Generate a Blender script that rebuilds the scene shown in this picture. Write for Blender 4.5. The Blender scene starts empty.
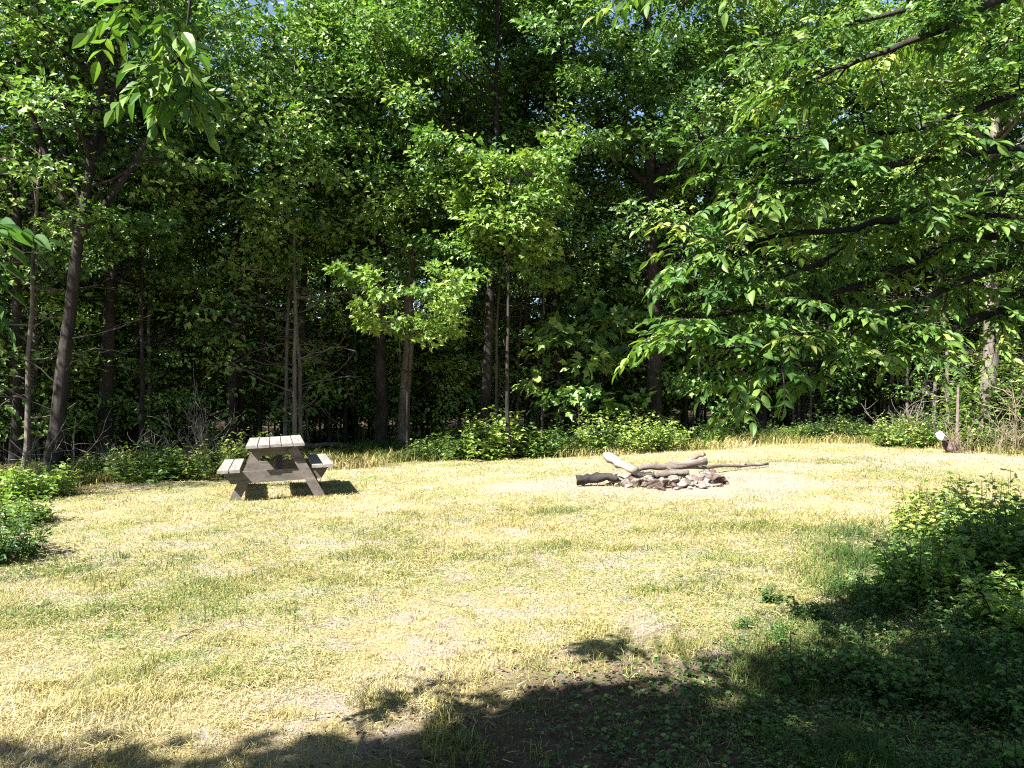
import bpy, math, random
import numpy as np
from mathutils import Vector, Matrix
R = math.radians
SC = bpy.context.scene
COL = SC.collection

# ------------------------------------------------------------------ camera, sky, sun, exposure
CAMZ, HOR, F = 1.62, 388.0, 804.0
cam_d = bpy.data.cameras.new('camera'); cam = bpy.data.objects.new('camera', cam_d); COL.objects.link(cam)
cam_d.sensor_width = 36.0; cam_d.lens = 36.0 * F / 1024.0
cam_d.clip_start = 0.05; cam_d.clip_end = 2000
cam.location = (0, 0, CAMZ); cam.rotation_euler = (R(90) + math.atan((HOR - 384) / F), 0, 0)
SC.camera = cam

SUN_EL, SUN_AZ = 47.0, 42.0            # azimuth: how far in front of straight left the sun stands
tosun = Vector((-math.cos(R(SUN_EL)) * math.cos(R(SUN_AZ)), -math.cos(R(SUN_EL)) * math.sin(R(SUN_AZ)), math.sin(R(SUN_EL))))
world = bpy.data.worlds.new('World'); SC.world = world; world.use_nodes = True
wn = world.node_tree.nodes; wl = world.node_tree.links
sky = wn.new('ShaderNodeTexSky'); sky.sky_type = 'NISHITA'; sky.sun_disc = False
sky.sun_elevation = R(SUN_EL); sky.sun_rotation = math.atan2(tosun.x, tosun.y)
sky.air_density = 1.0; sky.dust_density = 0.6; sky.ozone_density = 1.5
wl.new(sky.outputs[0], wn['Background'].inputs[0]); wn['Background'].inputs[1].default_value = 0.05
sun_d = bpy.data.lights.new('sun', 'SUN'); sun_d.energy = 5.0; sun_d.angle = R(0.5); sun_d.color = (1.0, 0.965, 0.90)
sun = bpy.data.objects.new('sun', sun_d); COL.objects.link(sun)
sun.rotation_euler = tosun.to_track_quat('Z', 'Y').to_euler()
SC.view_settings.view_transform = 'Standard'; SC.view_settings.look = 'None'
SC.view_settings.gamma = 1.0; SC.view_settings.use_curve_mapping = False
SC.view_settings.exposure = 2.25
SC.render.engine = 'CYCLES'
SC.cycles.max_bounces = 6; SC.cycles.diffuse_bounces = 3; SC.cycles.glossy_bounces = 2; SC.cycles.transmission_bounces = 4
SC.cycles.use_denoising = False; SC.cycles.filter_width = 1.15
SC.cycles.sample_clamp_indirect = 4.0

# ------------------------------------------------------------------ noise and ground height
def vnoise(x, y, s, seed=0):
    x = np.asarray(x, float) / s; y = np.asarray(y, float) / s
    xi = np.floor(x); yi = np.floor(y); fx = x - xi; fy = y - yi
    fx = fx * fx * (3 - 2 * fx); fy = fy * fy * (3 - 2 * fy)
    def h(a, b):
        v = np.sin(a * 127.1 + b * 311.7 + seed * 74.7) * 43758.5453
        return v - np.floor(v)
    return (h(xi, yi) * (1 - fx) + h(xi + 1, yi) * fx) * (1 - fy) + (h(xi, yi + 1) * (1 - fx) + h(xi + 1, yi + 1) * fx) * fy

def ground(x, y):
    x = np.asarray(x, float); y = np.asarray(y, float)
    r = np.hypot(x, y)
    g = 0.02 * np.clip(x, -12, 14) + 0.005 * np.clip(y - 12, -3, 20)
    g = g + 0.10 * (vnoise(x, y, 3.1, 3) - .5) + 0.035 * (vnoise(x, y, 0.8, 5) - .5)
    return g * np.clip(r / 2.0, 0.3, 1)

def gz(x, y): return float(ground(x, y))
def at(px, d): return ((px - 512) / F * d, d, gz((px - 512) / F * d, d))
def pt(px, py, d): return np.array([(px - 512) / F * d, d, CAMZ + (HOR - py) / F * d])

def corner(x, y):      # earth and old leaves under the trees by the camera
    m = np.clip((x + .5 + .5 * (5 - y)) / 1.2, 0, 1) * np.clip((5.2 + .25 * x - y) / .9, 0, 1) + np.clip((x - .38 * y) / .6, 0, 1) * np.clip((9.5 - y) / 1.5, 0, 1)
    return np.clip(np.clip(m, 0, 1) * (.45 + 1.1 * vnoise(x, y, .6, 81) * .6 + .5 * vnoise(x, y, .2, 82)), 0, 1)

# where the mown clearing ends (distance from the camera) at each bearing
_EX = [-400, 0, 40, 150, 300, 400, 500, 650, 800, 900, 950, 1000, 1100, 1500]
_EY = [11.5, 13.4, 14.6, 15.6, 17.2, 18.2, 18.6, 19.3, 21.0, 20.5, 18.4, 17.3, 16.0, 12.0]
def edge(px): return np.interp(px, _EX, _EY)
def edge_at(x, y): return edge(512 + x / np.maximum(y, .5) * F)

# ------------------------------------------------------------------ materials
def new_mat(name):
    m = bpy.data.materials.new(name); m.use_nodes = True
    nt = m.node_tree; nt.nodes.clear()
    out = nt.nodes.new('ShaderNodeOutputMaterial')
    return m, nt, out
def N(nt, t, **k):
    n = nt.nodes.new(t)
    for a, b in k.items(): setattr(n, a, b)
    return n
def ramp(nt, fac, stops):
    r = N(nt, 'ShaderNodeValToRGB'); e = r.color_ramp.elements
    while len(e) < len(stops): e.new(0.5)
    for i, (p, c) in enumerate(stops): e[i].position = p; e[i].color = (*c, 1)
    nt.links.new(fac, r.inputs[0]); return r.outputs[0]
def noise(nt, vec, scale, detail=4, rough=.6):
    n = N(nt, 'ShaderNodeTexNoise'); n.inputs['Scale'].default_value = scale
    n.inputs['Detail'].default_value = detail; n.inputs['Roughness'].default_value = rough
    if vec is not None: nt.links.new(vec, n.inputs['Vector'])
    return n.outputs['Fac']
def mixc(nt, f, a, b, mode='MIX'):
    m = N(nt, 'ShaderNodeMix', data_type='RGBA', blend_type=mode)
    for sock, v in ((m.inputs[0], f), (m.inputs[6], a), (m.inputs[7], b)):
        if isinstance(v, (int, float)): sock.default_value = v
        elif isinstance(v, tuple): sock.default_value = (*v, 1)
        else: nt.links.new(v, sock)
    return m.outputs[2]
def mapped(nt, scale, coord='Object'):
    tc = N(nt, 'ShaderNodeTexCoord'); mp = N(nt, 'ShaderNodeMapping'); mp.inputs['Scale'].default_value = scale
    nt.links.new(tc.outputs[coord], mp.inputs[0]); return mp.outputs[0]
def principled(nt, out, col, rough=.8, spec=.3, bump=None, bstr=.3, bdist=.02):
    p = N(nt, 'ShaderNodeBsdfPrincipled')
    if isinstance(col, tuple): p.inputs['Base Color'].default_value = (*col, 1)
    else: nt.links.new(col, p.inputs['Base Color'])
    p.inputs['Roughness'].default_value = rough; p.inputs['Specular IOR Level'].default_value = spec
    if bump is not None:
        b = N(nt, 'ShaderNodeBump'); b.inputs['Strength'].default_value = bstr; b.inputs['Distance'].default_value = bdist
        nt.links.new(bump, b.inputs['Height']); nt.links.new(b.outputs[0], p.inputs['Normal'])
    if out is not None: nt.links.new(p.outputs[0], out.inputs[0])
    return p

def leaf_mat(name, stops, trans=.38, tcol=(1.5, 1.35, .6), rough=.45, spec=.45, hue=.0):
    """green blades: a tint stored per leaf picks the leaf's own colour, light passes through"""
    m, nt, out = new_mat(name)
    a = N(nt, 'ShaderNodeAttribute', attribute_name='tint')
    oi = N(nt, 'ShaderNodeObjectInfo')
    mm = N(nt, 'ShaderNodeMath', operation='MULTIPLY_ADD'); nt.links.new(oi.outputs['Random'], mm.inputs[0]); mm.inputs[1].default_value = .25; 
    nt.links.new(a.outputs['Fac'], mm.inputs[2])
    m3 = N(nt, 'ShaderNodeMath', operation='SUBTRACT'); nt.links.new(mm.outputs[0], m3.inputs[0]); m3.inputs[1].default_value = .12
    c = ramp(nt, m3.outputs[0], stops)
    p = principled(nt, None, c, rough, spec)
    t = N(nt, 'ShaderNodeBsdfTranslucent'); nt.links.new(mixc(nt, 1.0, c, tcol, 'MULTIPLY'), t.inputs[0])
    mx = N(nt, 'ShaderNodeMixShader'); mx.inputs[0].default_value = trans
    nt.links.new(p.outputs[0], mx.inputs[1]); nt.links.new(t.outputs[0], mx.inputs[2]); nt.links.new(mx.outputs[0], out.inputs[0])
    return m

M = {}
M['leaf'] = leaf_mat('broad_leaf', [(0, (.020, .052, .015)), (.35, (.060, .136, .032)), (.65, (.126, .222, .050)), (1, (.25, .335, .09))], trans=.34, tcol=(1.1, 1.28, .5), rough=.45, spec=.5)
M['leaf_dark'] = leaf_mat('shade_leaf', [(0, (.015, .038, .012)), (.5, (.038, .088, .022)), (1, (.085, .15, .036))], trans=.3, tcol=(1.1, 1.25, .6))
M['leaf_near'] = leaf_mat('ash_leaf', [(0, (.026, .074, .020)), (.4, (.060, .138, .032)), (.75, (.125, .220, .046)), (.96, (.20, .285, .06)), (1, (.27, .31, .08))], trans=.42, tcol=(1.25, 1.32, .5), rough=.48, spec=.36)
M['leaf_lime'] = leaf_mat('lime_leaf', [(0, (.08, .16, .034)), (.5, (.168, .27, .058)), (1, (.31, .385, .10))], trans=.36, tcol=(1.15, 1.28, .5))
M['weed'] = leaf_mat('weed_leaf', [(0, (.030, .078, .020)), (.4, (.078, .152, .036)), (.7, (.165, .25, .054)), (1, (.34, .35, .10))], trans=.36, tcol=(1.2, 1.28, .5))
M['straw'] = leaf_mat('grass_blade', [(0, (.035, .075, .016)), (.25, (.085, .125, .03)), (.45, (.20, .20, .06)), (.7, (.325, .27, .11)), (1, (.44, .38, .225))], trans=.25, tcol=(1.1, 1.05, .7), rough=.6, spec=.25)

M['dead_leaf'] = leaf_mat('dead_leaf', [(0, (.03, .020, .014)), (.5, (.085, .058, .038)), (1, (.20, .145, .095))], trans=.1, tcol=(1, 1, 1), rough=.7, spec=.2)

def bark(name, c1, c2, c3):
    m, nt, out = new_mat(name)
    v = mapped(nt, (1, 1, .16))
    n1 = noise(nt, v, 26, 6, .7); n2 = noise(nt, mapped(nt, (1, 1, .5)), 2.2, 3, .6)
    c = mixc(nt, .55, ramp(nt, n1, [(.32, c1), (.5, c2), (.68, c3)]), ramp(nt, n2, [(.35, c1), (.65, c3)]))
    principled(nt, out, c, .9, .15, n1, .9, .03); return m
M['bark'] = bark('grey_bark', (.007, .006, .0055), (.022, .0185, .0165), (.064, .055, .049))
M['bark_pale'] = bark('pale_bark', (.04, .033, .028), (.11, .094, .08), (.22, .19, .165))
M['dry_stem'] = bark('dry_stem', (.075, .06, .04), (.15, .12, .08), (.24, .20, .135))
M['twig'] = bark('dead_twig', (.085, .068, .058), (.165, .14, .12), (.27, .235, .205))

def wood(name, c1, c2, c3, axis_scale, scale=14):
    m, nt, out = new_mat(name)
    n1 = noise(nt, mapped(nt, axis_scale), scale, 7, .65)
    n2 = noise(nt, mapped(nt, (1, 1, 1)), 5, 4, .6)
    n3 = noise(nt, mapped(nt, tuple(a * 3 for a in axis_scale)), scale * 2, 3, .7)
    c = mixc(nt, .35, ramp(nt, n1, [(.3, c1), (.52, c2), (.72, c3)]), ramp(nt, n2, [(.3, c1), (.7, c3)]))
    c = mixc(nt, .5, c, ramp(nt, n3, [(.35, (.35, .33, .3)), (.5, (1, 1, 1))]), 'MULTIPLY')
    principled(nt, out, c, .85, .15, n1, .5, .01); return m
M['board'] = wood('weathered_board', (.10, .088, .08), (.20, .185, .17), (.30, .28, .265), (1, .06, 1))
M['timber'] = wood('brown_timber', (.058, .050, .043), (.115, .10, .088), (.185, .166, .15), (.15, 1, 1))
M['log_pale'] = wood('bleached_log', (.13, .112, .095), (.215, .19, .165), (.30, .27, .24), (.12, 1, 1), 10)
M['log'] = wood('grey_log', (.07, .055, .045), (.15, .122, .103), (.25, .215, .185), (.12, 1, 1), 12)
M['char'] = wood('charred_log', (.012, .011, .010), (.03, .026, .024), (.075, .065, .058), (.3, 1, 1), 12)
def stone_mat(name, c1, c2, c3):
    m, nt, out = new_mat(name)
    oi = N(nt, 'ShaderNodeObjectInfo')
    v = N(nt, 'ShaderNodeVectorMath', operation='ADD'); nt.links.new(mapped(nt, (1, 1, 1)), v.inputs[0]); nt.links.new(oi.outputs['Location'], v.inputs[1])
    n1 = noise(nt, v.outputs[0], 7, 8, .7); n2 = noise(nt, v.outputs[0], 30, 4, .7)
    c = mixc(nt, .3, ramp(nt, n1, [(.3, c1), (.5, c2), (.7, c3)]), ramp(nt, n2, [(.35, c1), (.65, c3)]))
    principled(nt, out, c, .92, .15, n1, .8, .03); return m
M['stone'] = stone_mat('sandstone', (.07, .055, .046), (.17, .142, .122), (.29, .255, .225))
M['stone_dark'] = stone_mat('sooty_stone', (.025, .018, .015), (.075, .052, .043), (.18, .135, .11))
M['white_stone'] = stone_mat('white_stone', (.3, .28, .27), (.42, .40, .39), (.52, .5, .49))

# bare ground under the grass: straw litter, pinkish earth, green patches, dark humus in the wood
def ground_mat():
    m, nt, out = new_mat('ground')
    tc = N(nt, 'ShaderNodeTexCoord').outputs['Object']
    n_big = noise(nt, tc, .55, 5, .6); n_mid = noise(nt, tc, 2.6, 5, .65); n_fin = noise(nt, tc, 45, 6, .75); n_f2 = noise(nt, tc, 160, 3, .7)
    straw = ramp(nt, n_fin, [(.3, (.14, .108, .05)), (.5, (.29, .235, .12)), (.72, (.41, .35, .225))])
    earth = ramp(nt, n_f2, [(.3, (.15, .115, .092)), (.5, (.28, .23, .19)), (.7, (.40, .34, .29))])
    green = ramp(nt, n_fin, [(.3, (.05, .075, .02)), (.52, (.16, .185, .06)), (.72, (.34, .33, .15))])
    c = mixc(nt, ramp(nt, n_mid, [(.46, (0, 0, 0)), (.6, (1, 1, 1))]), straw, earth)
    c = mixc(nt, ramp(nt, n_big, [(.50, (0, 0, 0)), (.66, (.75, .75, .75))]), c, green)
    a = N(nt, 'ShaderNodeAttribute', attribute_name='wood')      # forest floor mask
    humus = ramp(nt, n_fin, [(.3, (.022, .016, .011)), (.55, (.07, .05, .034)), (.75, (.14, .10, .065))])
    b = N(nt, 'ShaderNodeAttribute', attribute_name='bare')      # trodden earth
    c = mixc(nt, b.outputs['Fac'], c, earth)
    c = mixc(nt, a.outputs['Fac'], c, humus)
    e = N(nt, 'ShaderNodeAttribute', attribute_name='ash')
    c = mixc(nt, e.outputs['Fac'], c, ramp(nt, n_fin, [(.3, (.03, .027, .025)), (.6, (.11, .10, .093))]))
    principled(nt, out, c, .95, .1, n_fin, .9, .03); return m
M['ground'] = ground_mat()

# ------------------------------------------------------------------ mesh helpers
def link(name, me, parent=None, mat=None):
    o = bpy.data.objects.new(name, me); COL.objects.link(o)
    if mat is not None and not me.materials: me.materials.append(mat)
    if parent is not None: o.parent = parent
    return o
def empty(name, loc, label, cat, group=None, rz=0):
    o = bpy.data.objects.new(name, None); COL.objects.link(o); o.location = loc; o.rotation_euler = (0, 0, rz)
    o.empty_display_size = .2
    return tag(o, label, cat, group)
def tag(o, label=None, cat=None, group=None, kind=None):
    for k, v in (('label', label), ('category', cat), ('group', group), ('kind', kind)):
        if v: o[k] = v
    return o
def dup(root, loc, rz, scale=1.0, label=None, group=None):
    r = root.copy(); COL.objects.link(r); r.location = loc; r.rotation_euler = (0, 0, rz); r.scale = (scale,) * 3
    if label: r['label'] = label
    if group: r['group'] = group
    elif 'group' in r and label: del r['group']
    for ch in root.children:
        c = ch.copy(); COL.objects.link(c); c.parent = r
    return r

class MB:
    """collects vertices and faces (numpy) for one mesh"""
    def __init__(s): s.v = []; s.f = {3: [], 4: []}; s.n = 0; s.t = []; s.poly = []
    def add(s, v, faces, tint=None):
        v = np.asarray(v, float).reshape(-1, 3)
        for f in faces:
            f = np.asarray(f, int)
            if f.ndim == 1: f = f[None]
            if f.shape[1] in (3, 4): s.f[f.shape[1]].append(f + s.n)
            else: s.poly.append((f + s.n).ravel())
        s.v.append(v); s.t.append(np.full(len(v), .5) if tint is None else np.broadcast_to(tint, (len(v),)))
        s.n += len(v)
    def tube(s, pts, rad, sides=6, cap=True):
        pts = np.asarray(pts, float); rad = np.asarray(rad, float); n = len(pts)
        d = np.gradient(pts, axis=0); d /= np.linalg.norm(d, axis=1)[:, None] + 1e-9
        ref = np.array([.31, .95, .1]) if abs(d[:, 2]).mean() > .8 else np.array([.05, .1, 1.0])
        u = np.cross(d, ref); u /= np.linalg.norm(u, axis=1)[:, None] + 1e-9
        w = np.cross(d, u); a = np.arange(sides) * 2 * math.pi / sides
        ring = pts[:, None] + rad[:, None, None] * (np.cos(a)[None, :, None] * u[:, None] + np.sin(a)[None, :, None] * w[:, None])
        i = np.arange(n - 1)[:, None] * sides; k = np.arange(sides)[None]; k2 = (k + 1) % sides
        q = np.stack([i + k, i + k2, i + k2 + sides, i + k + sides], -1).reshape(-1, 4)
        fs = [q]
        if cap: fs += [np.arange(sides)[::-1].copy(), np.arange(sides) + (n - 1) * sides]
        s.add(ring.reshape(-1, 3), fs)
    def build(s, name, mat, parent=None, smooth=False, tint=False):
        me = mesh_from(np.concatenate(s.v), [np.concatenate(x) for x in s.f.values() if x], name, s.poly,
                       np.concatenate(s.t) if tint else None, smooth)
        return link(name, me, parent, mat)

def mesh_from(v, flist, name, polys=(), tint=None, smooth=False):
    me = bpy.data.meshes.new(name)
    me.vertices.add(len(v)); me.vertices.foreach_set('co', np.ascontiguousarray(v, dtype=np.float32).ravel())
    idx = [f.ravel() for f in flist] + [np.asarray(p) for p in polys]
    cnt = [np.full(len(f), f.shape[1]) for f in flist] + [np.array([len(p)]) for p in polys]
    idx = np.concatenate(idx).astype(np.int32); cnt = np.concatenate(cnt).astype(np.int32)
    me.loops.add(len(idx)); me.loops.foreach_set('vertex_index', idx)
    me.polygons.add(len(cnt)); st = np.concatenate([[0], np.cumsum(cnt)[:-1]]).astype(np.int32)
    me.polygons.foreach_set('loop_start', st)
    try: me.polygons.foreach_set('loop_total', cnt)
    except Exception: pass
    me.polygons.foreach_set('use_smooth', np.full(len(cnt), smooth))
    me.update(calc_edges=True)
    if tint is not None:
        a = me.attributes.new('tint', 'FLOAT', 'POINT'); a.data.foreach_set('value', np.ascontiguousarray(tint, dtype=np.float32))
    return me

# leaf outlines: x across, y along the leaf, z up
def T_far():
    v = np.array([(0, 0, 0), (-.30, .42, .10), (0, 1, -.10), (.30, .42, .10)]); return v, np.array([(0, 2, 1), (0, 3, 2)])
def T_lobed():      # broad lobed leaf, still cheap
    v = np.array([(0, 0, 0), (-.22, .18, .05), (-.42, .52, .06), (-.17, .60, .06), (0, 1, -.14), (.17, .60, .06), (.42, .52, .06), (.22, .18, .05), (0, .5, -.03)])
    f = np.array([(0, 8, 1), (1, 8, 2), (2, 8, 3), (3, 8, 4), (4, 8, 5), (5, 8, 6), (6, 8, 7), (7, 8, 0)])[:, [0, 1, 2]]
    return v, f
def T_near():       # pointed leaflet with folded midrib and drooping tip
    ys = [0, .12, .32, .58, .82, 1.0]; ws = [.012, .12, .215, .19, .09, .0]
    v = []
    for y, w in zip(ys, ws):
        z = -.20 * y * y
        v += [(-w, y, z + w * .42), (0, y, z), (w, y, z + w * .42)]
    f = []
    for i in range(5):
        a = i * 3
        f += [(a, a + 1, a + 4, a + 3), (a + 1, a + 2, a + 5, a + 4)]
    return np.array(v), np.array(f)
def T_blade():
    v = np.array([(-.5, 0, 0), (.5, 0, 0), (.38, .55, .0), (-.38, .55, .0), (0, 1, 0)]); return v, np.array([(0, 1, 2, 3)]), np.array([(3, 2, 4)])

def T_straw():
    v = np.array([(-.035, 0, 0), (.035, 0, 0), (.03, .5, .04), (-.03, .5, .04), (.012, 1, -.02), (-.012, 1, -.02)]); return v, np.array([(0, 1, 2, 3), (3, 2, 4, 5)])

def unit(a): return a / (np.linalg.norm(a, axis=-1, keepdims=True) + 1e-9)
def put_leaves(mb, P, D, U, S, tint, T):
    """one leaf per point: grows along D, faces U, length S"""
    tv, tf = T; n = len(P)
    if n == 0: return
    D = unit(D); X = unit(np.cross(D, U)); Z = np.cross(X, D); S = np.asarray(S).reshape(-1, 1, 1)
    V = P[:, None] + S * (tv[None, :, 0:1] * X[:, None] + tv[None, :, 1:2] * D[:, None] + tv[None, :, 2:3] * Z[:, None])
    Fc = (tf[None] + (np.arange(n) * len(tv))[:, None, None]).reshape(-1, tf.shape[1])
    mb.add(V.reshape(-1, 3), [Fc], np.repeat(tint, len(tv)))

def clump_leaves(rng, C, Rh, Rv, n, size, tint0, out_from=None):
    """leaves of one spray round centre C"""
    p = rng.normal(size=(n, 3)); p = unit(p) * (rng.random((n, 1)) ** .45)
    P = C + p * np.array([Rh, Rh, Rv])
    D = p * np.array([1, 1, .3]) + rng.normal(size=(n, 3)) * .45 + np.array([0, 0, -.35])
    if out_from is not None: D = D + unit(C - out_from) * .5
    U = np.array([0, 0, .85]) + rng.normal(size=(n, 3)) * .5
    if out_from is not None: U = U + unit((C - out_from) * np.array([1, 1, .3])) * .45
    return P, D, U, size * rng.uniform(.65, 1.25, n), np.clip(tint0 + rng.normal(size=n) * .16, 0, 1)

# ------------------------------------------------------------------ trees
def limb_path(rng, p0, az, el, L, n=6, droop=0.0, wob=.09):
    pts = [np.array(p0, float)]; d = np.array([math.cos(az) * math.cos(el), math.sin(az) * math.cos(el), math.sin(el)])
    for i in range(n):
        d = unit(d + rng.normal(size=3) * wob + np.array([0, 0, .05 - droop]))
        pts.append(pts[-1] + d * L / n)
    return np.array(pts)

def grow(rng, H, r0, base, crad, nl=26, sub=5, per=62, leaf=.145, lean=(0, 0), fork=None, low_bias=0.0, Rh=.53, T=None, bare=0, az_front=None, tintmid=.60, dens=1.0):
    """returns (trunk mesh builder, crown mesh builder) for a tree standing at the origin"""
    tk, cr = MB(), MB()
    T = T or T_lobed()
    n = 12; t = np.linspace(0, 1, n)
    wob = np.cumsum(rng.normal(size=(n, 2)) * .035 * H / 12, axis=0); wob[0] = 0
    tr = np.stack([lean[0] * t + wob[:, 0], lean[1] * t + wob[:, 1], H * .96 * t - .15], 1)
    rad = r0 * (1 - .86 * t ** .9); rad[0] *= 1.45; rad[1] *= 1.02
    tt = np.concatenate([[0, .012, .03], t[1:]]); trp = np.stack([np.interp(tt, t, tr[:, i]) for i in range(3)], 1)
    rr = np.interp(tt, t, r0 * (1 - .86 * t ** .9)); rr[0] *= 1.55; rr[1] *= 1.25; rr[2] *= 1.08
    tk.tube(trp, rr, 10)
    stems = [(tr, rad)]
    for (h, az, el, L) in (fork or []):
        k = h / H; p0 = np.array([np.interp(k, t, tr[:, i]) for i in range(3)])
        q = limb_path(rng, p0, az, el, L, 8, -.04, .05); rq = np.interp(k, t, rad) * .8 * (1 - .8 * np.linspace(0, 1, 9))
        tk.tube(q, rq, 8); stems.append((q, rq))
    for b in range(nl):
        st, sr = stems[0] if (b % (len(stems) + 1) == 0 or len(stems) == 1) else stems[1 + b % (len(stems) - 1)]
        if len(stems) > 1 and b % 2 == 0: st, sr = stems[0]
        u = (b + rng.random()) / nl; u = u ** (1.0 + low_bias)
        if st is stems[0][0]: k = (base + u * (H * .95 - base)) / H
        else: k = .25 + .75 * u
        kk = np.linspace(0, 1, len(st)); p0 = np.array([np.interp(k, kk, st[:, i]) for i in range(3)])
        hrel = max(0., min(1., (p0[2] - base) / max(H - base, .1)))
        prof = (.55 + .9 * hrel * (1 - hrel) * 2) * (1 - .55 * hrel ** 2)
        L = crad * prof * rng.uniform(.75, 1.2)
        az = b * 2.399 + rng.normal() * .5
        if az_front is not None and rng.random() < .35: az = az_front + rng.normal() * .6
        el = R(rng.uniform(2, 30) + 35 * hrel)
        q = limb_path(rng, p0, az, el, L, 6, .03)
        r1 = max(.012, min(np.interp(k, kk, sr) * .6, .02 + L * .014))
        tk.tube(q, r1 * (1 - .8 * np.linspace(0, 1, 7)), 5, False)
        for j in range(sub):
            k2 = rng.uniform(.35, 1.0) if j else 1.0
            e0 = np.array([np.interp(k2, np.linspace(0, 1, 7), q[:, i]) for i in range(3)])
            L2 = L * rng.uniform(.22, .45) * (1.15 - .4 * k2) + .25
            q2 = limb_path(rng, e0, az + rng.choice([-1, 1]) * rng.uniform(.4, 1.3), el * .5 + rng.normal() * .25, L2, 4, .05)
            tk.tube(q2, .012 * (1 - .7 * np.linspace(0, 1, 5)), 3, False)
            m = max(8, int(per * rng.uniform(.55, 1.35) * dens))
            rh = Rh * rng.uniform(.65, 1.25)
            c0 = tintmid + rng.normal() * .19
            for C in (q2[-1], q2[2]) if L2 > .8 else (q2[-1],):
                put_leaves(cr, *clump_leaves(rng, C, rh, rh * rng.uniform(.4, .6), m, leaf, c0, p0), T)
    for b in range(bare):
        k = rng.uniform(.12, .6); p0 = np.array([np.interp(k, t, tr[:, i]) for i in range(3)])
        q = limb_path(rng, p0, rng.uniform(0, 6.28), R(rng.uniform(-15, 30)), rng.uniform(.6, 2.0), 6, .02, .2)
        tk.tube(q, .016 * (1 - .7 * np.linspace(0, 1, 7)), 4, False)
        for _ in range(3):
            q2 = limb_path(rng, q[rng.integers(2, 6)], rng.uniform(0, 6.28), R(rng.uniform(-30, 40)), rng.uniform(.25, .7), 4, 0, .25)
            tk.tube(q2, .008 * (1 - .6 * np.linspace(0, 1, 5)), 3, False)
    return tk, cr

def tree(name, loc, label, cat='tree', group=None, mat_l='leaf', mat_b='bark', rz=0, seed=1, **kw):
    rng = np.random.default_rng(seed)
    tk, cr = grow(rng, **kw)
    r = empty(name, loc, label, cat, group, rz)
    tk.build('trunk', M[mat_b], r, True); cr.build('crown', M[mat_l], r, False, True)
    return r

# ------------------------------------------------------------------ the ground
def axis(lo, hi, near, step):
    a = list(np.arange(near[0], near[1], step)); s = step; x = near[1]
    while x < hi: a.append(x); s *= 1.25; x += s
    a.append(hi); s = step; x = near[0] - step
    while x > lo: a.insert(0, x); s *= 1.25; x -= s
    a.insert(0, lo); return np.array(a)
FP = ((669 - 512) / F * 12.9, 12.9)     # middle of the fire ring
gx = axis(-900, 900, (-12, 14), .16); gy = axis(-300, 1200, (-1, 24), .16)
X, Y = np.meshgrid(gx, gy); Z = ground(X, Y)
nx, ny = len(gx), len(gy)
i, j = np.meshgrid(np.arange(nx - 1), np.arange(ny - 1)); a = (j * nx + i).ravel()
me = mesh_from(np.stack([X.ravel(), Y.ravel(), Z.ravel()], 1), [np.stack([a, a + 1, a + 1 + nx, a + nx], 1)], 'ground', smooth=True)
xf, yf = X.ravel(), Y.ravel()
e = edge_at(xf, yf) + 1.2 * (vnoise(xf, yf, 1.3, 9) - .5)
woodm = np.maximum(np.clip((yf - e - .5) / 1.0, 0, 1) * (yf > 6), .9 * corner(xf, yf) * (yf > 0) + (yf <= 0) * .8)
rf = np.hypot((xf - FP[0]) / 1.25, yf - FP[1] - .1)
ash = np.clip((.75 - rf) / .3, 0, 1) * .9
bare = np.clip((2.6 - rf + 1.4 * (vnoise(xf, yf, .9, 4) - .5)) / 1.2, 0, 1) * .85
pth = np.exp(-((yf - 15.6 - .12 * (xf - 5)) / 1.1) ** 2) * (xf > 3.4) * .9      # worn track leading off past the fire ring
bare = np.maximum(bare, pth * np.clip((xf - 3.4) / 1.5, 0, 1))
for nm, arr in (('wood', woodm), ('bare', bare), ('ash', ash)):
    at_ = me.attributes.new(nm, 'FLOAT', 'POINT'); at_.data.foreach_set('value', arr.astype(np.float32))
tag(link('ground', me, None, M['ground']), kind='structure')

# ------------------------------------------------------------------ grass
def blades(name, n_try, xr, yr, dens_fn, h_fn, tint_fn, w, seed, label_mat='straw', lean=.6):
    rng = np.random.default_rng(seed)
    # uniform in bearing and log-distance so that blades are spread evenly over the view
    d = np.exp(rng.uniform(math.log(yr[0]), math.log(yr[1]), n_try)); b = rng.uniform(xr[0], xr[1], n_try)
    x = b * d; y = d
    keep = rng.random(n_try) < dens_fn(x, y); x, y = x[keep], y[keep]; n = len(x)
    h = h_fn(x, y) * rng.uniform(.5, 1.35, n); tn = np.clip(tint_fn(x, y) + rng.normal(size=n) * .13, 0, 1)
    P = np.stack([x, y, ground(x, y) - .005], 1)
    az = rng.uniform(0, 6.283, n); ln = np.abs(rng.normal(size=n)) * lean
    dirv = np.stack([np.cos(az) * ln, np.sin(az) * ln, np.ones(n)], 1); dirv = unit(dirv)
    side = np.stack([-np.sin(az), np.cos(az), np.zeros(n)], 1)
    side = unit(side + rng.normal(size=(n, 3)) * .5 * np.array([1, 1, 0]))
    bend = np.stack([np.cos(az), np.sin(az), np.full(n, -.5)], 1) * (h * .35)[:, None]
    ww = (w * (1 + y / 9.0) * rng.uniform(.6, 1.3, n))[:, None] * .5
    h = h[:, None]; p1 = P + dirv * h * .55; p2 = P + dirv * h + bend
    V = np.stack([P - side * ww, P + side * ww, p1 + side * ww * .8, p1 - side * ww * .8, p2], 1).reshape(-1, 3)
    k = (np.arange(n) * 5)[:, None]
    me = mesh_from(V, [np.array([[0, 1, 2, 3]]) + k, np.array([[3, 2, 4]]) + k], name, tint=np.repeat(tn, 5))
    return link(name, me, None, M[label_mat])

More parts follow.
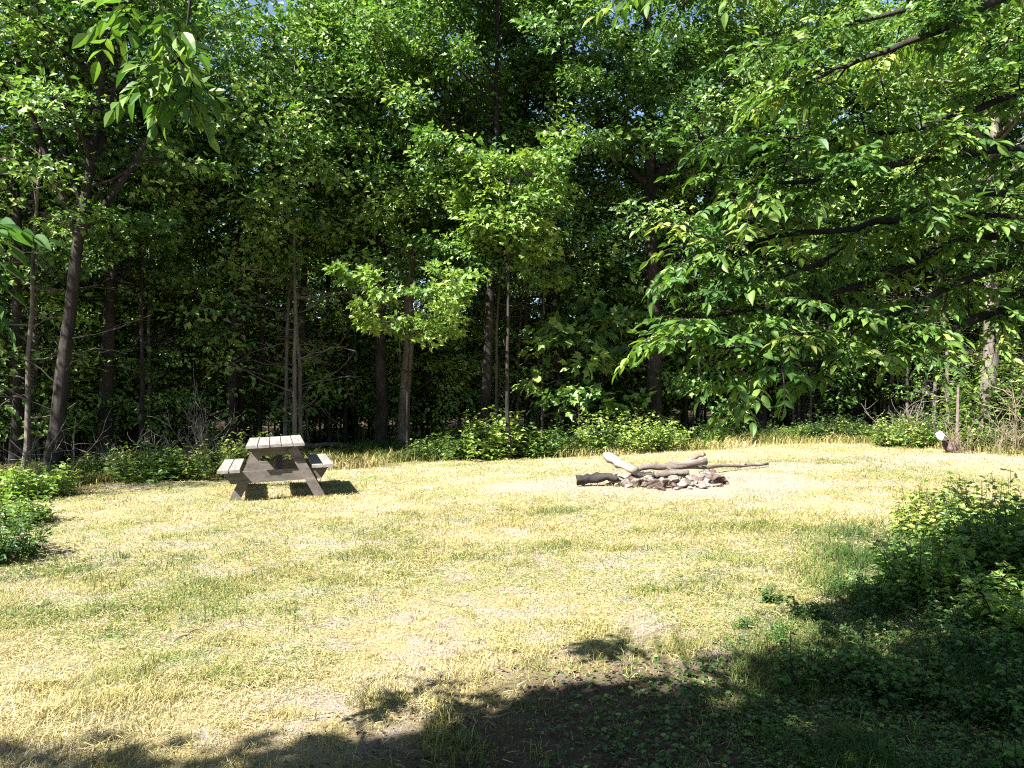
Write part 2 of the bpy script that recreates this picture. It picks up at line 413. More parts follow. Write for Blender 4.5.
def inside(x, y): return np.clip((edge_at(x, y) + .3 - y) / .6, 0, 1)
def green_f(x, y):       # how green the sward is
    g = .5 * vnoise(x, y, 2.2, 21) + .5 * vnoise(x, y, .7, 22)
    g = g + .35 * np.exp(-((x + 2.5) / 2.4) ** 2 - ((y - 8.6) / 1.8) ** 2) + .28 * np.exp(-((x - 1.3) / 1.3) ** 2 - ((y - 7.2) / 1.8) ** 2)
    g = g + .5 * np.clip((x - .32 * y - .2) / 1.0, 0, 1) * (y < 9) - .25 * np.clip((5.5 - y) / 2, 0, 1) * (x < 1)
    return g
def patch(x, y):     # trodden, nearly bare spots
    v = vnoise(x, y, 1.5, 71) * .55 + vnoise(x, y, .5, 72) * .3 + vnoise(x, y, .17, 73) * .15 + .10 * np.clip((6 - y) / 2.5, 0, 1) * (x < 1)
    return np.clip((v - .50) / .10, 0, 1)
def ochre(x, y):     # tufts of older, darker straw
    return np.clip((vnoise(x * .8, y, .42, 35) * .6 + vnoise(x, y, .14, 36) * .4 - .53) / .12, 0, 1)
def dens_short(x, y):
    r = np.hypot((x - FP[0]) / 1.25, y - FP[1])
    d = .12 + 2.6 * (vnoise(x, y, .45, 31) * .5 + vnoise(x, y, .16, 34) * .5) * vnoise(x, y, 1.9, 32)
    bare_ = np.clip((3.0 - r) / 1.6, 0, 1) * .8
    return np.clip(d, 0, 1) * inside(x, y) * (1 - bare_) * (1 - .8 * patch(x, y)) * (1 - .75 * corner(x, y))
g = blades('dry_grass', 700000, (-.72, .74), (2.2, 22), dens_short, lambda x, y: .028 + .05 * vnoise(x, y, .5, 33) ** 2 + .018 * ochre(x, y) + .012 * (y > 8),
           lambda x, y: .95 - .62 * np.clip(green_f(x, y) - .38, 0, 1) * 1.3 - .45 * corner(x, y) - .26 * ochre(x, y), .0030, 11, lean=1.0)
tag(g, kind='stuff')
def dens_tuft(x, y):
    t = np.clip((vnoise(x, y, .17, 41) * .6 + vnoise(x, y, .5, 45) * .4 - .60) / .15, 0, 1) * np.clip((vnoise(x, y, 2.4, 42) - .15) / .4, .1, 1) * .7
    right = np.clip((x - .20 * y + .1) / .8, 0, 1) * (y < 9.5)
    t = t + right * np.clip((vnoise(x, y, .5, 44) - .45) / .2, 0, 1)
    tb = np.hypot(x + 3.85, y - 13.0); rg = np.hypot((x - FP[0]) / 1.3, y - FP[1])
    t = t * (rg > 1.7) + .5 * np.clip((1.35 - tb) / .4, 0, 1) * (vnoise(x, y, .3, 46) > .5) + .35 * np.exp(-((rg - .82) / .12) ** 2)
    return np.clip(t, 0, 1) * inside(x, y)
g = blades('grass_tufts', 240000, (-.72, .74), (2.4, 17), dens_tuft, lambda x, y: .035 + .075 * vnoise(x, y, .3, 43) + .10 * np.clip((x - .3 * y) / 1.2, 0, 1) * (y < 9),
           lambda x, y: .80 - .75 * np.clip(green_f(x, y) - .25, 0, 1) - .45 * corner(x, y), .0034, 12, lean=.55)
tag(g, kind='stuff')
# long grass along the woodland edge
def dens_edge(x, y):
    e = edge_at(x, y); k = y - e + 1.4 * (vnoise(x, y, 1.2, 51) - .5)
    return np.clip((k + .9) / .8, 0, 1) * np.clip((2.6 - k) / 1.0, 0, 1) * (.35 + .65 * vnoise(x, y, .5, 52))
g = blades('long_grass', 420000, (-.80, .80), (9.5, 25), dens_edge, lambda x, y: .16 + .34 * vnoise(x, y, .9, 53) * np.clip((y - edge_at(x, y) + 1.2) / 1.4, .25, 1),
           lambda x, y: .20 + .40 * vnoise(x, y, 1.4, 54) - .1 * np.clip(y - edge_at(x, y), 0, 1) + (.25 * np.clip(edge_at(x, y) - y, 0, 1)), .006, 13, lean=.35)
tag(g, kind='stuff')
# clover and cut litter lying flat in the sward
def litter(name, n, dens, size, mat, seed, tmid, T=None, dr=(2.2, 20)):
    rng = np.random.default_rng(seed)
    d = np.exp(rng.uniform(math.log(dr[0]), math.log(dr[1]), n)); x = rng.uniform(-.74, .76, n) * d; y = d
    k = rng.random(n) < dens(x, y); x, y = x[k], y[k]; n = len(x)
    mb = MB(); az = rng.uniform(0, 6.283, n)
    P = np.stack([x, y, ground(x, y) + rng.uniform(.006, .035, n)], 1)
    D = np.stack([np.cos(az), np.sin(az), rng.normal(size=n) * .25], 1); U = np.array([0, 0, 1.0]) + rng.normal(size=(n, 3)) * .3
    put_leaves(mb, P, D, U, size * (1 + y / 12) * rng.uniform(.6, 1.4, n), np.clip(tmid + rng.normal(size=n) * .25, 0, 1), T or T_far())
    return tag(mb.build(name, M[mat], None, False, True), kind='stuff')
litter('clover_leaves', 260000, lambda x, y: np.clip((green_f(x, y) - .42) / .3, 0, 1) * inside(x, y) * .9, .011, 'weed', 61, .75)
litter('straw_litter', 330000, lambda x, y: inside(x, y) * np.clip(2.4 * (vnoise(x, y, .8, 62) * .6 + vnoise(x, y, .25, 64) * .4) - .75, .05, 1) * (1 - .75 * patch(x, y)) * (1 - .9 * corner(x, y)), .034, 'straw', 63, .88, T_straw())

litter('ground_ivy', 50000, lambda x, y: np.clip(corner(x, y) * 1.6 - .25, 0, 1) * np.clip((x - .1) / 1.2, 0, 1) * (.25 + .75 * np.clip((vnoise(x, y, .5, 84) - .35) / .3, 0, 1)), .024, 'weed', 66, .38, T_lobed(), (2.2, 8))
litter('fallen_leaves', 30000, lambda x, y: corner(x, y) * vnoise(x, y, .5, 83), .020, 'dead_leaf', 65, .4, T_lobed(), (2.2, 10))

# ------------------------------------------------------------------ picnic table
def add_box(mb, c, size, M3=None, taper=None, bev=.005, rng=None):
    """board with bevelled long edges; M3 a 3x3 rotation; taper=(dx at bottom) narrows the two x ends"""
    hx, hy, hz = (np.array(size) / 2)
    b = min(bev, hx * .4, hy * .4, hz * .4)
    pr = [(-hx + b, -hz), (hx - b, -hz), (hx, -hz + b), (hx, hz - b), (hx - b, hz), (-hx + b, hz), (-hx, hz - b), (-hx, -hz + b)]
    v = []
    for y in (-hy, hy):
        for (x, z) in pr:
            xx = x
            if taper: xx = x * (1 - taper / hx * (hz - z) / (2 * hz))
            v.append((xx, y, z))
    v = np.array(v)
    if M3 is not None: v = v @ np.array(M3).T
    f = [np.arange(8), np.arange(8)[::-1] + 8]
    q = [(k, k + 8, (k + 1) % 8 + 8, (k + 1) % 8) for k in range(8)]
    mb.add(v + np.array(c), [np.array(q)] + f)
def rot_y(a): return np.array([(math.cos(a), 0, math.sin(a)), (0, 1, 0), (-math.sin(a), 0, math.cos(a))])
def rot_x(a): return np.array([(1, 0, 0), (0, math.cos(a), -math.sin(a)), (0, math.sin(a), math.cos(a))])

def picnic_table():
    x, y, z = at(277.5, 13.25)
    r = empty('picnic_table', (x, y, z), 'weathered wooden picnic table with attached benches, standing in the grass', 'picnic table')
    r.rotation_euler = (0, R(-2.2), R(16.5)); r.scale = (1.10,) * 3
    rng = np.random.default_rng(5)
    mb = MB(); w = .150
    for k in range(5):
        L = 1.84 + rng.uniform(-.02, .02) + (.10 if k == 4 else 0)
        add_box(mb, ((k - 2) * (w + .008), (.05 if k == 4 else 0) + rng.uniform(-.01, .01), .765 + rng.uniform(-.003, .003)), (w, L, .042), rot_y(rng.uniform(-.015, .015)))
    mb.build('tabletop', M['board'], r)
    for s in (-1, 1):
        mb = MB()
        for k in range(2):
            add_box(mb, (s * (.555 + k * .15), rng.uniform(-.01, .01), .445 + rng.uniform(-.003, .003)), (.143, 1.84, .042), rot_y(rng.uniform(-.02, .02)))
        mb.build('bench', M['board'], r)
    for s, yy in ((-1, -.74), (1, .74)):
        mb = MB(); add_box(mb, (0, yy, .337), (1.44, .045, .165), None, .11); mb.build('cross_beam', M['timber'], r)
        mb = MB(); add_box(mb, (0, yy, .68), (.74, .045, .12), None, .09); mb.build('tabletop_cleat', M['timber'], r)
        for k in (-1, 1):
            # the two legs of an end stand either side of the cross beam
            a = np.array([k * .60, 0, -.03]); b = np.array([k * .22, 0, .72]); dv = b - a; L = np.linalg.norm(dv); ang = math.atan2(dv[0], dv[2])
            off = -.047 * s * (1 if k < 0 else -1)
            mb = MB(); add_box(mb, (0, 0, 0), (.135, .043, L), rot_y(ang)); v = mb.v[0]; mb.v[0] = v + (a + b) / 2 + np.array([0, yy + off * -1 * -s * -1, 0])
            mb.build('leg', M['timber'], r)
        # diagonal brace from the beam up to the middle of the top
        a = np.array([.04, yy + (.045 if s < 0 else -.045), .30]); b = np.array([.04, yy * .18, .73]); dv = b - a; L = np.linalg.norm(dv)
        mb = MB(); add_box(mb, (0, 0, 0), (.085, .04, L), rot_x(math.atan2(-dv[1], dv[2]))); mb.v[0] = mb.v[0] + (a + b) / 2
        mb.build('brace', M['timber'], r)
    return r
picnic_table()

# ------------------------------------------------------------------ fire ring
def rock_mesh(seed, sx, sy, sz, name='stone', sub=3, rough=.22):
    import bmesh
    rng = np.random.default_rng(seed); bm = bmesh.new()
    bmesh.ops.create_icosphere(bm, subdivisions=sub, radius=1)
    pl = [(unit(rng.normal(size=3) * np.array([1, 1, .8])), rng.uniform(.38, .72)) for _ in range(13)]; ph = rng.uniform(0, 6, 3)
    for v in bm.verts:
        c = np.array(v.co)
        for nrm, dd in pl:                       # knock flat facets into the stone
            k = c @ nrm - dd
            if k > 0: c = c - nrm * k * .92
        c = c * (1 + rng.normal() * rough * .10 + .06 * math.sin(c[0] * 7 + ph[0]) * math.sin(c[1] * 6 + ph[1]) + .05 * math.sin(c[2] * 9 + ph[2]))
        v.co = c * np.array([sx, sy, sz]) * 1.35
    me = bpy.data.meshes.new(name); bm.to_mesh(me); bm.free(); return me

def fire_ring():
    rng = np.random.default_rng(77)
    n = 0
    G = 'stones piled in the campfire ring'
    spots = []
    for k in range(30):
        a = k / 30 * 2 * math.pi + rng.uniform(-.08, .08)
        rx, ry = .80 * rng.uniform(.92, 1.08), .60 * rng.uniform(.92, 1.08)
        spots.append((math.cos(a) * rx, math.sin(a) * ry, 0, rng.uniform(.09, .17)))
    for k in range(26):                          # a second, tumbled course, thickest at the front and right
        a = rng.uniform(-2.9, .35); q = rng.uniform(.86, 1.06)
        spots.append((math.cos(a) * .76 * q, math.sin(a) * .58 * q, rng.uniform(.07, .11), rng.uniform(.07, .13)))
    for k in range(14):
        a = rng.uniform(-3.1, .3); q = rng.uniform(1.08, 1.35)
        spots.append((math.cos(a) * .8 * q, math.sin(a) * .62 * q, -.01, rng.uniform(.05, .10)))
    for (dx, dy, dz, s) in spots:
        x, y = FP[0] + dx, FP[1] + dy
        me = rock_mesh(1000 + n, s * rng.uniform(.75, 1.05), s * rng.uniform(.6, .9), s * rng.uniform(.36, .58), 'fire_ring_stone')
        dark = (dx > .52 and rng.random() < .75) or rng.random() < .24
        o = link('fire_ring_stone', me, None, M['stone_dark' if dark else 'stone'])
        o.location = (x, y, gz(x, y) + s * .32 + dz); o.rotation_euler = (rng.normal() * .22, rng.normal() * .22, rng.uniform(0, 6.28))
        tag(o, 'sooty dark brown stone in the ring of the campfire' if dark else 'pale broken sandstone in the ring of the campfire', 'stone',
            'sooty stones in the campfire ring' if dark else 'pale stones in the campfire ring')
        n += 1
fire_ring()

def log(name, p0, p1, r0, r1, mat, label, seed, bend=.03, sides=10, knots=0, split=False):
    rng = np.random.default_rng(seed); p0, p1 = np.array(p0, float), np.array(p1, float); n = 12
    t = np.linspace(0, 1, n); pts = p0 + (p1 - p0) * t[:, None]
    off = np.cumsum(rng.normal(size=(n, 3)), axis=0); off -= off[0] + (off[-1] - off[0]) * t[:, None]
    c = pts + off * bend * .3
    mid = (p0 + p1) / 2
    mb = MB(); rad = (r0 + (r1 - r0) * t) * (1 + rng.normal(size=n) * .07)
    mb.tube(c - mid, rad, sides)
    v = mb.v[0]; ax = unit(p1 - p0)
    mb.v[0] = v + rng.normal(size=v.shape) * r0 * .11
    if split:                                    # a split log: one flat riven side
        up = unit(np.array([0, -.5, 1.0]) - ax * (np.array([0, -.5, 1.0]) @ ax)); k = (mb.v[0] @ up)
        k0 = ((c - mid) @ up).repeat(sides); ex = np.maximum(k - k0 - r0 * .35, 0); mb.v[0] = mb.v[0] - up * ex[:, None] * .9
    for _ in range(knots):
        kx = rng.integers(2, n - 2); a = unit(rng.normal(size=3) - ax * .2 + np.array([0, 0, .6])); q = c[kx] - mid
        mb.tube(np.array([q, q + a * r0 * 1.6, q + a * r0 * 2.6]), [r0 * .35, r0 * .25, r0 * .12], 5)
    o = mb.build(name, M[mat], None, True); o.location = mid
    return tag(o, label, 'log')
def gp(px, d, h): x, y, z = at(px, d); return (x, y, z + h)
log('split_log', pt(606, 454, 12.9), pt(636, 470, 12.4), .085, .07, 'log_pale', 'short bleached white split log propped up on the campfire stones', 3, .02, 10, 0, True)
log('charred_log', gp(577, 12.75, .10), gp(618, 12.7, .14), .078, .06, 'char', 'short black charred log lying beside the campfire ring', 4, .05, 10, 0)
log('weathered_log', gp(636, 13.4, .17), gp(706, 13.7, .24), .045, .06, 'log', 'thick grey weathered log lying across the back of the fire ring', 6, .06, 12, 2)
log('long_branch', gp(668, 13.3, .20), gp(768, 15.0, .06), .048, .022, 'log', 'long thin grey branch with its tip out on the grass beyond the fire ring', 8, .07, 8, 1)
log('forked_branch', gp(686, 13.8, .24), gp(704, 13.7, .37), .05, .035, 'log', 'short stub of grey branch sticking up over the thick log', 9, .02, 8)
log('half_burnt_stick', gp(632, 12.8, .15), gp(660, 12.6, .19), .06, .045, 'char', 'blackened stick lying on top of the fire ring stones', 10, .03, 7)
log('flat_log', gp(655, 12.5, .19), gp(688, 12.6, .19), .06, .05, 'log', 'small pinkish grey log resting on the front stones of the ring', 12, .02, 8)
x, y, z = at(628, 20.6)
o = log('fallen_branch', gp(352, 17.4, .05), gp(392, 17.8, .07), .035, .02, 'log_pale', 'thin pale stick lying in the shade behind the picnic table', 14, .05, 6)
log('fallen_pole', gp(300, 19.0, .32), gp(352, 20.4, .18), .07, .05, 'log', 'fallen grey pole lying in the shaded gap behind the picnic table', 15, .06, 7)
o = link('white_rock', rock_mesh(501, .13, .11, .11, 'white_rock'), None, M['white_stone']); x, y, z = at(942, 17.2); o.location = (x, y, z + .36)
tag(o, 'small white rock on the weedy bank by the thin wooden stake', 'rock')
o = link('brown_rock', rock_mesh(502, .15, .14, .17, 'brown_rock'), None, M['stone_dark']); x, y, z = at(950, 17.3); o.location = (x, y, z + .13)
tag(o, 'brown rock under the small white rock on the weedy bank', 'rock')
mb = MB(); x, y, z = at(957, 17.5); mb.tube([(0, 0, -.2), (.01, 0, .7), (.03, .0, 1.42)], [.034, .032, .028], 6)
o = mb.build('wooden_stake', M['log'], None); o.location = (x, y, z); tag(o, 'thin upright wooden stake standing in the weeds beside the white rock', 'stake')

rng = np.random.default_rng(404); tw0 = None
for k in range(14):
    x = rng.uniform(-.5, .5); d = rng.uniform(4.2, 15); x *= d
    if tw0 is None:
        mb = MB(); q = limb_path(np.random.default_rng(7), (-.25, 0, .012), 0, 0, .5, 8, .05, .12); q[:, 2] = .012 + .02 * np.abs(np.sin(np.arange(9)))
        mb.tube(q, np.linspace(.009, .004, 9), 5); q2 = q[4] + np.array([(0, 0, 0), (.06, .07, .012), (.14, .12, .01)]); mb.tube(q2, [.005, .004, .002], 4)
        tw0 = tag(mb.build('fallen_twig', M['twig']), 'small dead twig lying in the dry grass of the clearing', 'twig', 'dead twigs on the grass'); o = tw0
    else:
        o = tw0.copy(); COL.objects.link(o)
    o.location = (x, d, gz(x, d) + .015); o.rotation_euler = (0, 0, rng.uniform(0, 6.28)); o.scale = (rng.uniform(.3, .75),) * 3

# ------------------------------------------------------------------ shrubs, weeds and dead brush
def bush_geo(rng, n, h, spread, leaf, T, per=26, tint=.45, stem_r=.006, lean=.35):
    st, lf = MB(), MB()
    for k in range(n):
        a = rng.uniform(0, 6.283); rr = spread * math.sqrt(rng.random()) * .7; p0 = np.array([math.cos(a) * rr, math.sin(a) * rr, -.03])
        L = h * rng.uniform(.55, 1.15)
        q = limb_path(rng, p0, a + rng.normal() * .6, R(90) - abs(rng.normal()) * lean, L, 6, .02, .10)
        st.tube(q, stem_r * (1 - .7 * np.linspace(0, 1, 7)), 4, False)
        m = int(per * rng.uniform(.7, 1.3)); k2 = rng.uniform(.12, 1.0, m)
        P = np.stack([np.interp(k2, np.linspace(0, 1, 7), q[:, i]) for i in range(3)], 1)
        az = rng.uniform(0, 6.283, m); out = np.stack([np.cos(az), np.sin(az), rng.uniform(-.3, .5, m)], 1)
        P = P + out * (rng.random((m, 1)) ** 1.5) * leaf * 1.3 * (1.2 - k2[:, None] * .6)
        U = np.array([0, 0, 1.0]) + rng.normal(size=(m, 3)) * .4
        put_leaves(lf, P, out, U, leaf * rng.uniform(.55, 1.25, m) * (1.2 - .5 * k2), np.clip(tint + rng.normal() * .1 + rng.normal(size=m) * .14 + .12 * (k2 - .5), 0, 1), T)
    return st, lf
def bush(name, loc, label, cat='shrub', group=None, mat='weed', seed=1, rz=0, n=30, h=.9, spread=.5, leaf=.09, T=None, **kw):
    rng = np.random.default_rng(seed); st, lf = bush_geo(rng, n, h, spread, leaf, T or T_lobed(), **kw)
    r = empty(name, loc, label, cat, group, rz)
    st.build('stems', M['bark'], r); r.children[0]['label'] = 'thin branching stems'
    lf.build('foliage', M[mat], r, False, True); return r

# named shrubs the photo shows
bush('leafy_shrub', at(2, 10.2), 'bright green shrub at the frame edge, in front of the forked tree', mat='weed', seed=201, n=50, h=.42, spread=.6, leaf=.09, tint=.7)
bush('leafy_shrub', at(30, 12.6), 'yellow green broad leaved shrub between the forked tree and the open grass', mat='leaf_lime', seed=202, n=50, h=.55, spread=.8, leaf=.13, tint=.65)
bush('grassy_shrub', at(-14, 8.2), 'dense fine leaved dark green clump nearest along the field edge opposite the right hand bushes', mat='weed', seed=203, n=90, h=.55, spread=.65, leaf=.07, tint=.35, T=T_far())
bush('leafy_shrub', at(150, 15.0), 'pale green shrub below the grey dead brush', mat='weed', seed=204, n=40, h=.75, spread=.75, leaf=.12, tint=.6)
bush('leafy_shrub', at(212, 15.2), 'rounded yellow green shrub just behind the nearer bench end of the picnic table', mat='weed', seed=205, n=45, h=.75, spread=.6, leaf=.08, tint=.75)
bush('leafy_shrub', at(258, 17.0), 'low bright shrub seen over the picnic tabletop', mat='weed', seed=206, n=50, h=.8, spread=.6, leaf=.1, tint=.65)
bush('leafy_shrub', at(490, 18.3), 'pale large leaved shrub by the slim leaning trunk at the centre of the wood edge', mat='leaf_lime', seed=207, n=34, h=1.1, spread=.8, leaf=.17, tint=.72)
bush('leafy_shrub', at(618, 19.2), 'tall yellow green bush right behind the campfire ring', mat='leaf_lime', seed=208, n=80, h=1.0, spread=1.5, leaf=.11, tint=.65)
bush('leafy_shrub', at(650, 19.4), 'yellow flowering low bush behind the long log', mat='leaf_lime', seed=209, n=70, h=.75, spread=1.1, leaf=.10, tint=.65)
bush('leafy_shrub', at(540, 18.8), 'dark green low bush between the pale shrub and the yellow green bush', mat='weed', seed=210, n=50, h=.8, spread=.9, leaf=.12, tint=.35)
bush('leafy_shrub', at(455, 18.4), 'narrow leaved weed clump where the shade meets the sunny grass', mat='weed', seed=211, n=45, h=.75, spread=.7, leaf=.12, tint=.5)
bush('leafy_shrub', at(905, 19.3), 'sunlit leafy bush left of the white rock', mat='weed', seed=212, n=60, h=.8, spread=.9, leaf=.11, tint=.62)
bush('leafy_shrub', at(995, 18.6), 'tall green bush around the pale trunk behind the dead stems', mat='weed', seed=213, n=110, h=2.2, spread=1.2, leaf=.14, tint=.5)
bush('leafy_shrub', at(1045, 17.6), 'big leafy bush beside the pale trunk, cut by the frame edge', mat='weed', seed=214, n=110, h=2.6, spread=1.2, leaf=.14, tint=.5)
# bushes close by on the right
for k, (px, d, n, h, sp, lf, tn, mt, lb) in enumerate([
    (1000, 7.4, 105, .70, .72, .085, .48, 'weed', 'dense green bush with yellowing tips beside the worn track'),
    (945, 8.3, 55, .48, .6, .08, .6, 'weed', 'light green bush nearest the worn pale track'),
    (1035, 6.2, 90, .66, .65, .10, .40, 'weed', 'dark leafy bush at the frame edge, half in shade'),
    (940, 5.9, 40, .48, .42, .085, .40, 'leaf_lime', 'bright lime leaved plant in front of the dense green bush'),
    (1016, 5.2, 20, .42, .25, .08, .40, 'leaf_lime', 'small lime leaved plant caught by the sun at the frame edge'),
    (925, 6.6, 45, .42, .5, .07, .30, 'weed', 'dark green weedy clump at the foot of the bushes'),
]):
    bush('field_bush', at(px, d), lb, mat=mt, seed=230 + k, n=n, h=h, spread=sp, leaf=lf, tint=tn + .14, per=34)
# weedy plants in the shaded corner
protoG = bush('shade_weed', at(800, 4.4), 'dark green leafy weed growing in the shaded corner of the field', 'weed plant', 'leafy weeds in the shaded corner', 'weed', 260, n=12, h=.26, spread=.13, leaf=.065, tint=.30, per=16)
rng = np.random.default_rng(9)
for k in range(62):
    d = rng.uniform(3.3, 6.4); px = rng.uniform(850, 1060) if k % 4 else rng.uniform(720, 900)
    x, y, z = at(px, d); dup(protoG, (x, y, z), rng.uniform(0, 6.28), rng.uniform(.45, .95) if k % 4 else rng.uniform(.35, .6))
# weeds along the wood edge: copies of four kinds
protos = []
for k, (h, sp, lf, tn, nn, mt, lb) in enumerate([(.55, .3, .10, .55, 18, 'weed', 'mid green leafy weed along the edge of the wood'),
                                              (.75, .28, .075, .75, 16, 'weed', 'yellowish tall weed along the edge of the wood'),
                                              (.42, .35, .13, .4, 16, 'weed', 'broad leaved dark weed along the edge of the wood'),
                                              (1.0, .3, .09, .5, 14, 'leaf_dark', 'dark slender weed along the edge of the wood')]):
    protos.append(bush('edge_weed', at(420 + 60 * k, 18.4), lb, 'weed plant', lb.replace('weed', 'weeds', 1), mt, 270 + k, n=nn, h=h, spread=sp, leaf=lf, tint=tn, per=20))
for k in range(330):
    px = rng.uniform(-30, 1060); d = float(edge(px)) + abs(rng.normal()) * .8 - .15
    x, y, z = at(px, d); v = float(vnoise(x, y, 1.6, 91))
    if v < .34 or 330 < px < 425: continue
    dup(protos[rng.integers(0, 4)], (x, y, z), rng.uniform(0, 6.28), rng.uniform(.45, .9) * (.5 + v) * (.75 if px < 330 else 1))
def dead_brush(loc, label, seed, n=16, h=1.3, spread=.5, r=.011, lean=.5, mat='twig'):
    rng = np.random.default_rng(seed); mb = MB()
    for k in range(n):
        a = rng.uniform(0, 6.283); p0 = np.array([math.cos(a), math.sin(a), 0]) * spread * rng.random() - np.array([0, 0, .05])
        q = limb_path(rng, p0, a, R(90) - abs(rng.normal()) * lean, h * rng.uniform(.6, 1.2), 8, .02, .16)
        mb.tube(q, r * (1 - .6 * np.linspace(0, 1, 9)), 4, False)
        for _ in range(6):
            i0 = rng.integers(2, 8); q2 = limb_path(rng, q[i0], rng.uniform(0, 6.283), R(rng.uniform(5, 70)), h * rng.uniform(.15, .45), 4, 0, .2)
            mb.tube(q2, r * .6 * (1 - .6 * np.linspace(0, 1, 5)), 3, False)
    o = mb.build('dead_brush', M[mat]); o.location = loc; return tag(o, label, 'dead shrub')
dead_brush(at(150, 15.8), 'grey leafless brush above the pale green shrub', 301, 22, .95, 1.0, .008)
dead_brush(at(205, 16.2), 'tangled bare brush beside the dead brush heap, near the table', 302, 20, 1.1, .8, .008)
dead_brush(at(205, 16.9), 'tall upright bundle of purplish bare stems behind the tangled brush', 303, 12, 1.9, .25, .007, .15)
dead_brush(at(52, 14.4), 'thin dry stalks at the foot of the forked tree', 304, 9, 1.4, .35, .009, .12)
dead_brush(at(985, 17.0), 'tangle of tan dry stems below the pale trunk', 305, 24, .95, .8, .008, .6, mat='dry_stem')
dead_brush(at(1008, 16.8), 'tall bare forked sapling in front of the pale trunk', 306, 5, 2.1, .25, .015, .25, mat='dry_stem')
dead_brush(at(918, 19.8), 'reddish brown dead twigs before the darkest part of the wood', 307, 16, 1.3, .6, .010)
dead_brush(at(1035, 16.4), 'sprawling dry brambles at the frame edge', 308, 18, .9, .8, .008, .7, mat='dry_stem')

# ------------------------------------------------------------------ forest edge: trees one can tell apart
# a: crown shape numbers  H height, r0 trunk radius, base lowest limb, crad limb length
tree('forked_tree', at(47, 15.2), 'large dark forked tree rising over the leafy shrubs at the field corner', seed=11, H=13, r0=.155, base=6.0, crad=2.5,
     lean=(1.2, .3), fork=[(5.0, R(175), R(74), 6), (5.0, R(15), R(50), 4.5), (5.6, R(160), R(60), 6), (6.0, R(40), R(72), 5)], nl=30, sub=3, per=30, bare=22, leaf=.15)
tree('slim_tree', at(14, 16.2), 'slim dark trunked tree just outside the forked tree', seed=12, H=12, r0=.13, base=4, crad=2.4, nl=14, per=44, bare=14)
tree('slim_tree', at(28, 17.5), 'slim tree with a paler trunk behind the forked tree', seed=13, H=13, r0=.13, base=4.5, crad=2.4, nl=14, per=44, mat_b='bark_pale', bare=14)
tree('dark_tree', at(108, 17.6), 'dark trunked tree next in line from the forked tree, above the dead brush', seed=14, H=11.5, r0=.18, base=4.2, crad=3.0, nl=26, bare=10, lean=(.3, 0), az_front=R(-120))
tree('dark_tree', at(140, 18.6), 'dark straight tree behind the grey dead brush', seed=15, H=11.5, r0=.17, base=4.8, crad=2.8, nl=24, bare=6, az_front=R(-120))
tree('leaning_tree', at(292, 19.6), 'thin leaning tree behind the picnic table', seed=16, H=10.5, r0=.13, base=5.2, crad=2.1, lean=(.5, .2), nl=22, bare=4)
tree('twin_tree', at(380, 20.2), 'darker of the twin trunks behind the low bright bough', seed=17, H=15, r0=.17, base=4.6, crad=2.6, lean=(.35, .2), nl=36, bare=12)
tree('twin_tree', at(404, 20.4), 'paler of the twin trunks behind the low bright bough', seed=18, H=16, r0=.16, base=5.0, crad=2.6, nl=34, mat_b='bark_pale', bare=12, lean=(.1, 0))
tree('leaning_tree', at(484, 19.8), 'slim trunk rising behind the pale large leaved shrub', seed=19, H=13, r0=.15, base=4.2, crad=3.0, lean=(.3, -.6), nl=36, mat_l='leaf', az_front=R(-120))
tree('oak_tree', at(652, 20.8), 'tall dark trunked tree with side limbs standing behind the log pile', seed=20, H=17, r0=.24, base=5.0, crad=3.6, nl=38, bare=8, fork=[(7.4, R(25), R(40), 3.0), (7.2, R(160), R(35), 3.0)], az_front=R(-120))
tree('oak_tree', at(560, 21.0), 'leafy tree between the tall dark trunk and the slim trunk', seed=21, H=15, r0=.16, base=4.0, crad=3.2, nl=38, az_front=R(-120))
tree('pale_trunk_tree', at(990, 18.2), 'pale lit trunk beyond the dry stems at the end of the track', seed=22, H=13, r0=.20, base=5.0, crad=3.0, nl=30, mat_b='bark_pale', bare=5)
tree('dark_tree', at(760, 22.5), 'dark leafy tree half hidden behind the overhanging ash leaves', seed=23, H=15, r0=.18, base=3.6, crad=3.4, nl=38, az_front=R(-120))
tree('dark_tree', at(860, 24.0), 'dark leafy tree at the mouth of the track', seed=24, H=16, r0=.18, base=5.2, crad=3.4, nl=36, bare=6, az_front=R(-120))
tree('dark_tree', at(925, 23.0), 'leafy tree over the darkest gap in the wood', seed=25, H=15, r0=.16, base=4.8, crad=3.2, nl=36, bare=6, az_front=R(-120))
tree('leafy_tree', at(232, 18.8), 'leafy tree whose branches hang over the picnic table side of the wood', seed=26, H=8.2, r0=.14, base=4.4, crad=2.3, nl=18, bare=12)
tree('leafy_tree', at(1075, 16.6), 'leafy tree overhanging the dry brambles', seed=27, H=13, r0=.18, base=3.6, crad=3.2, nl=34, az_front=R(-120))

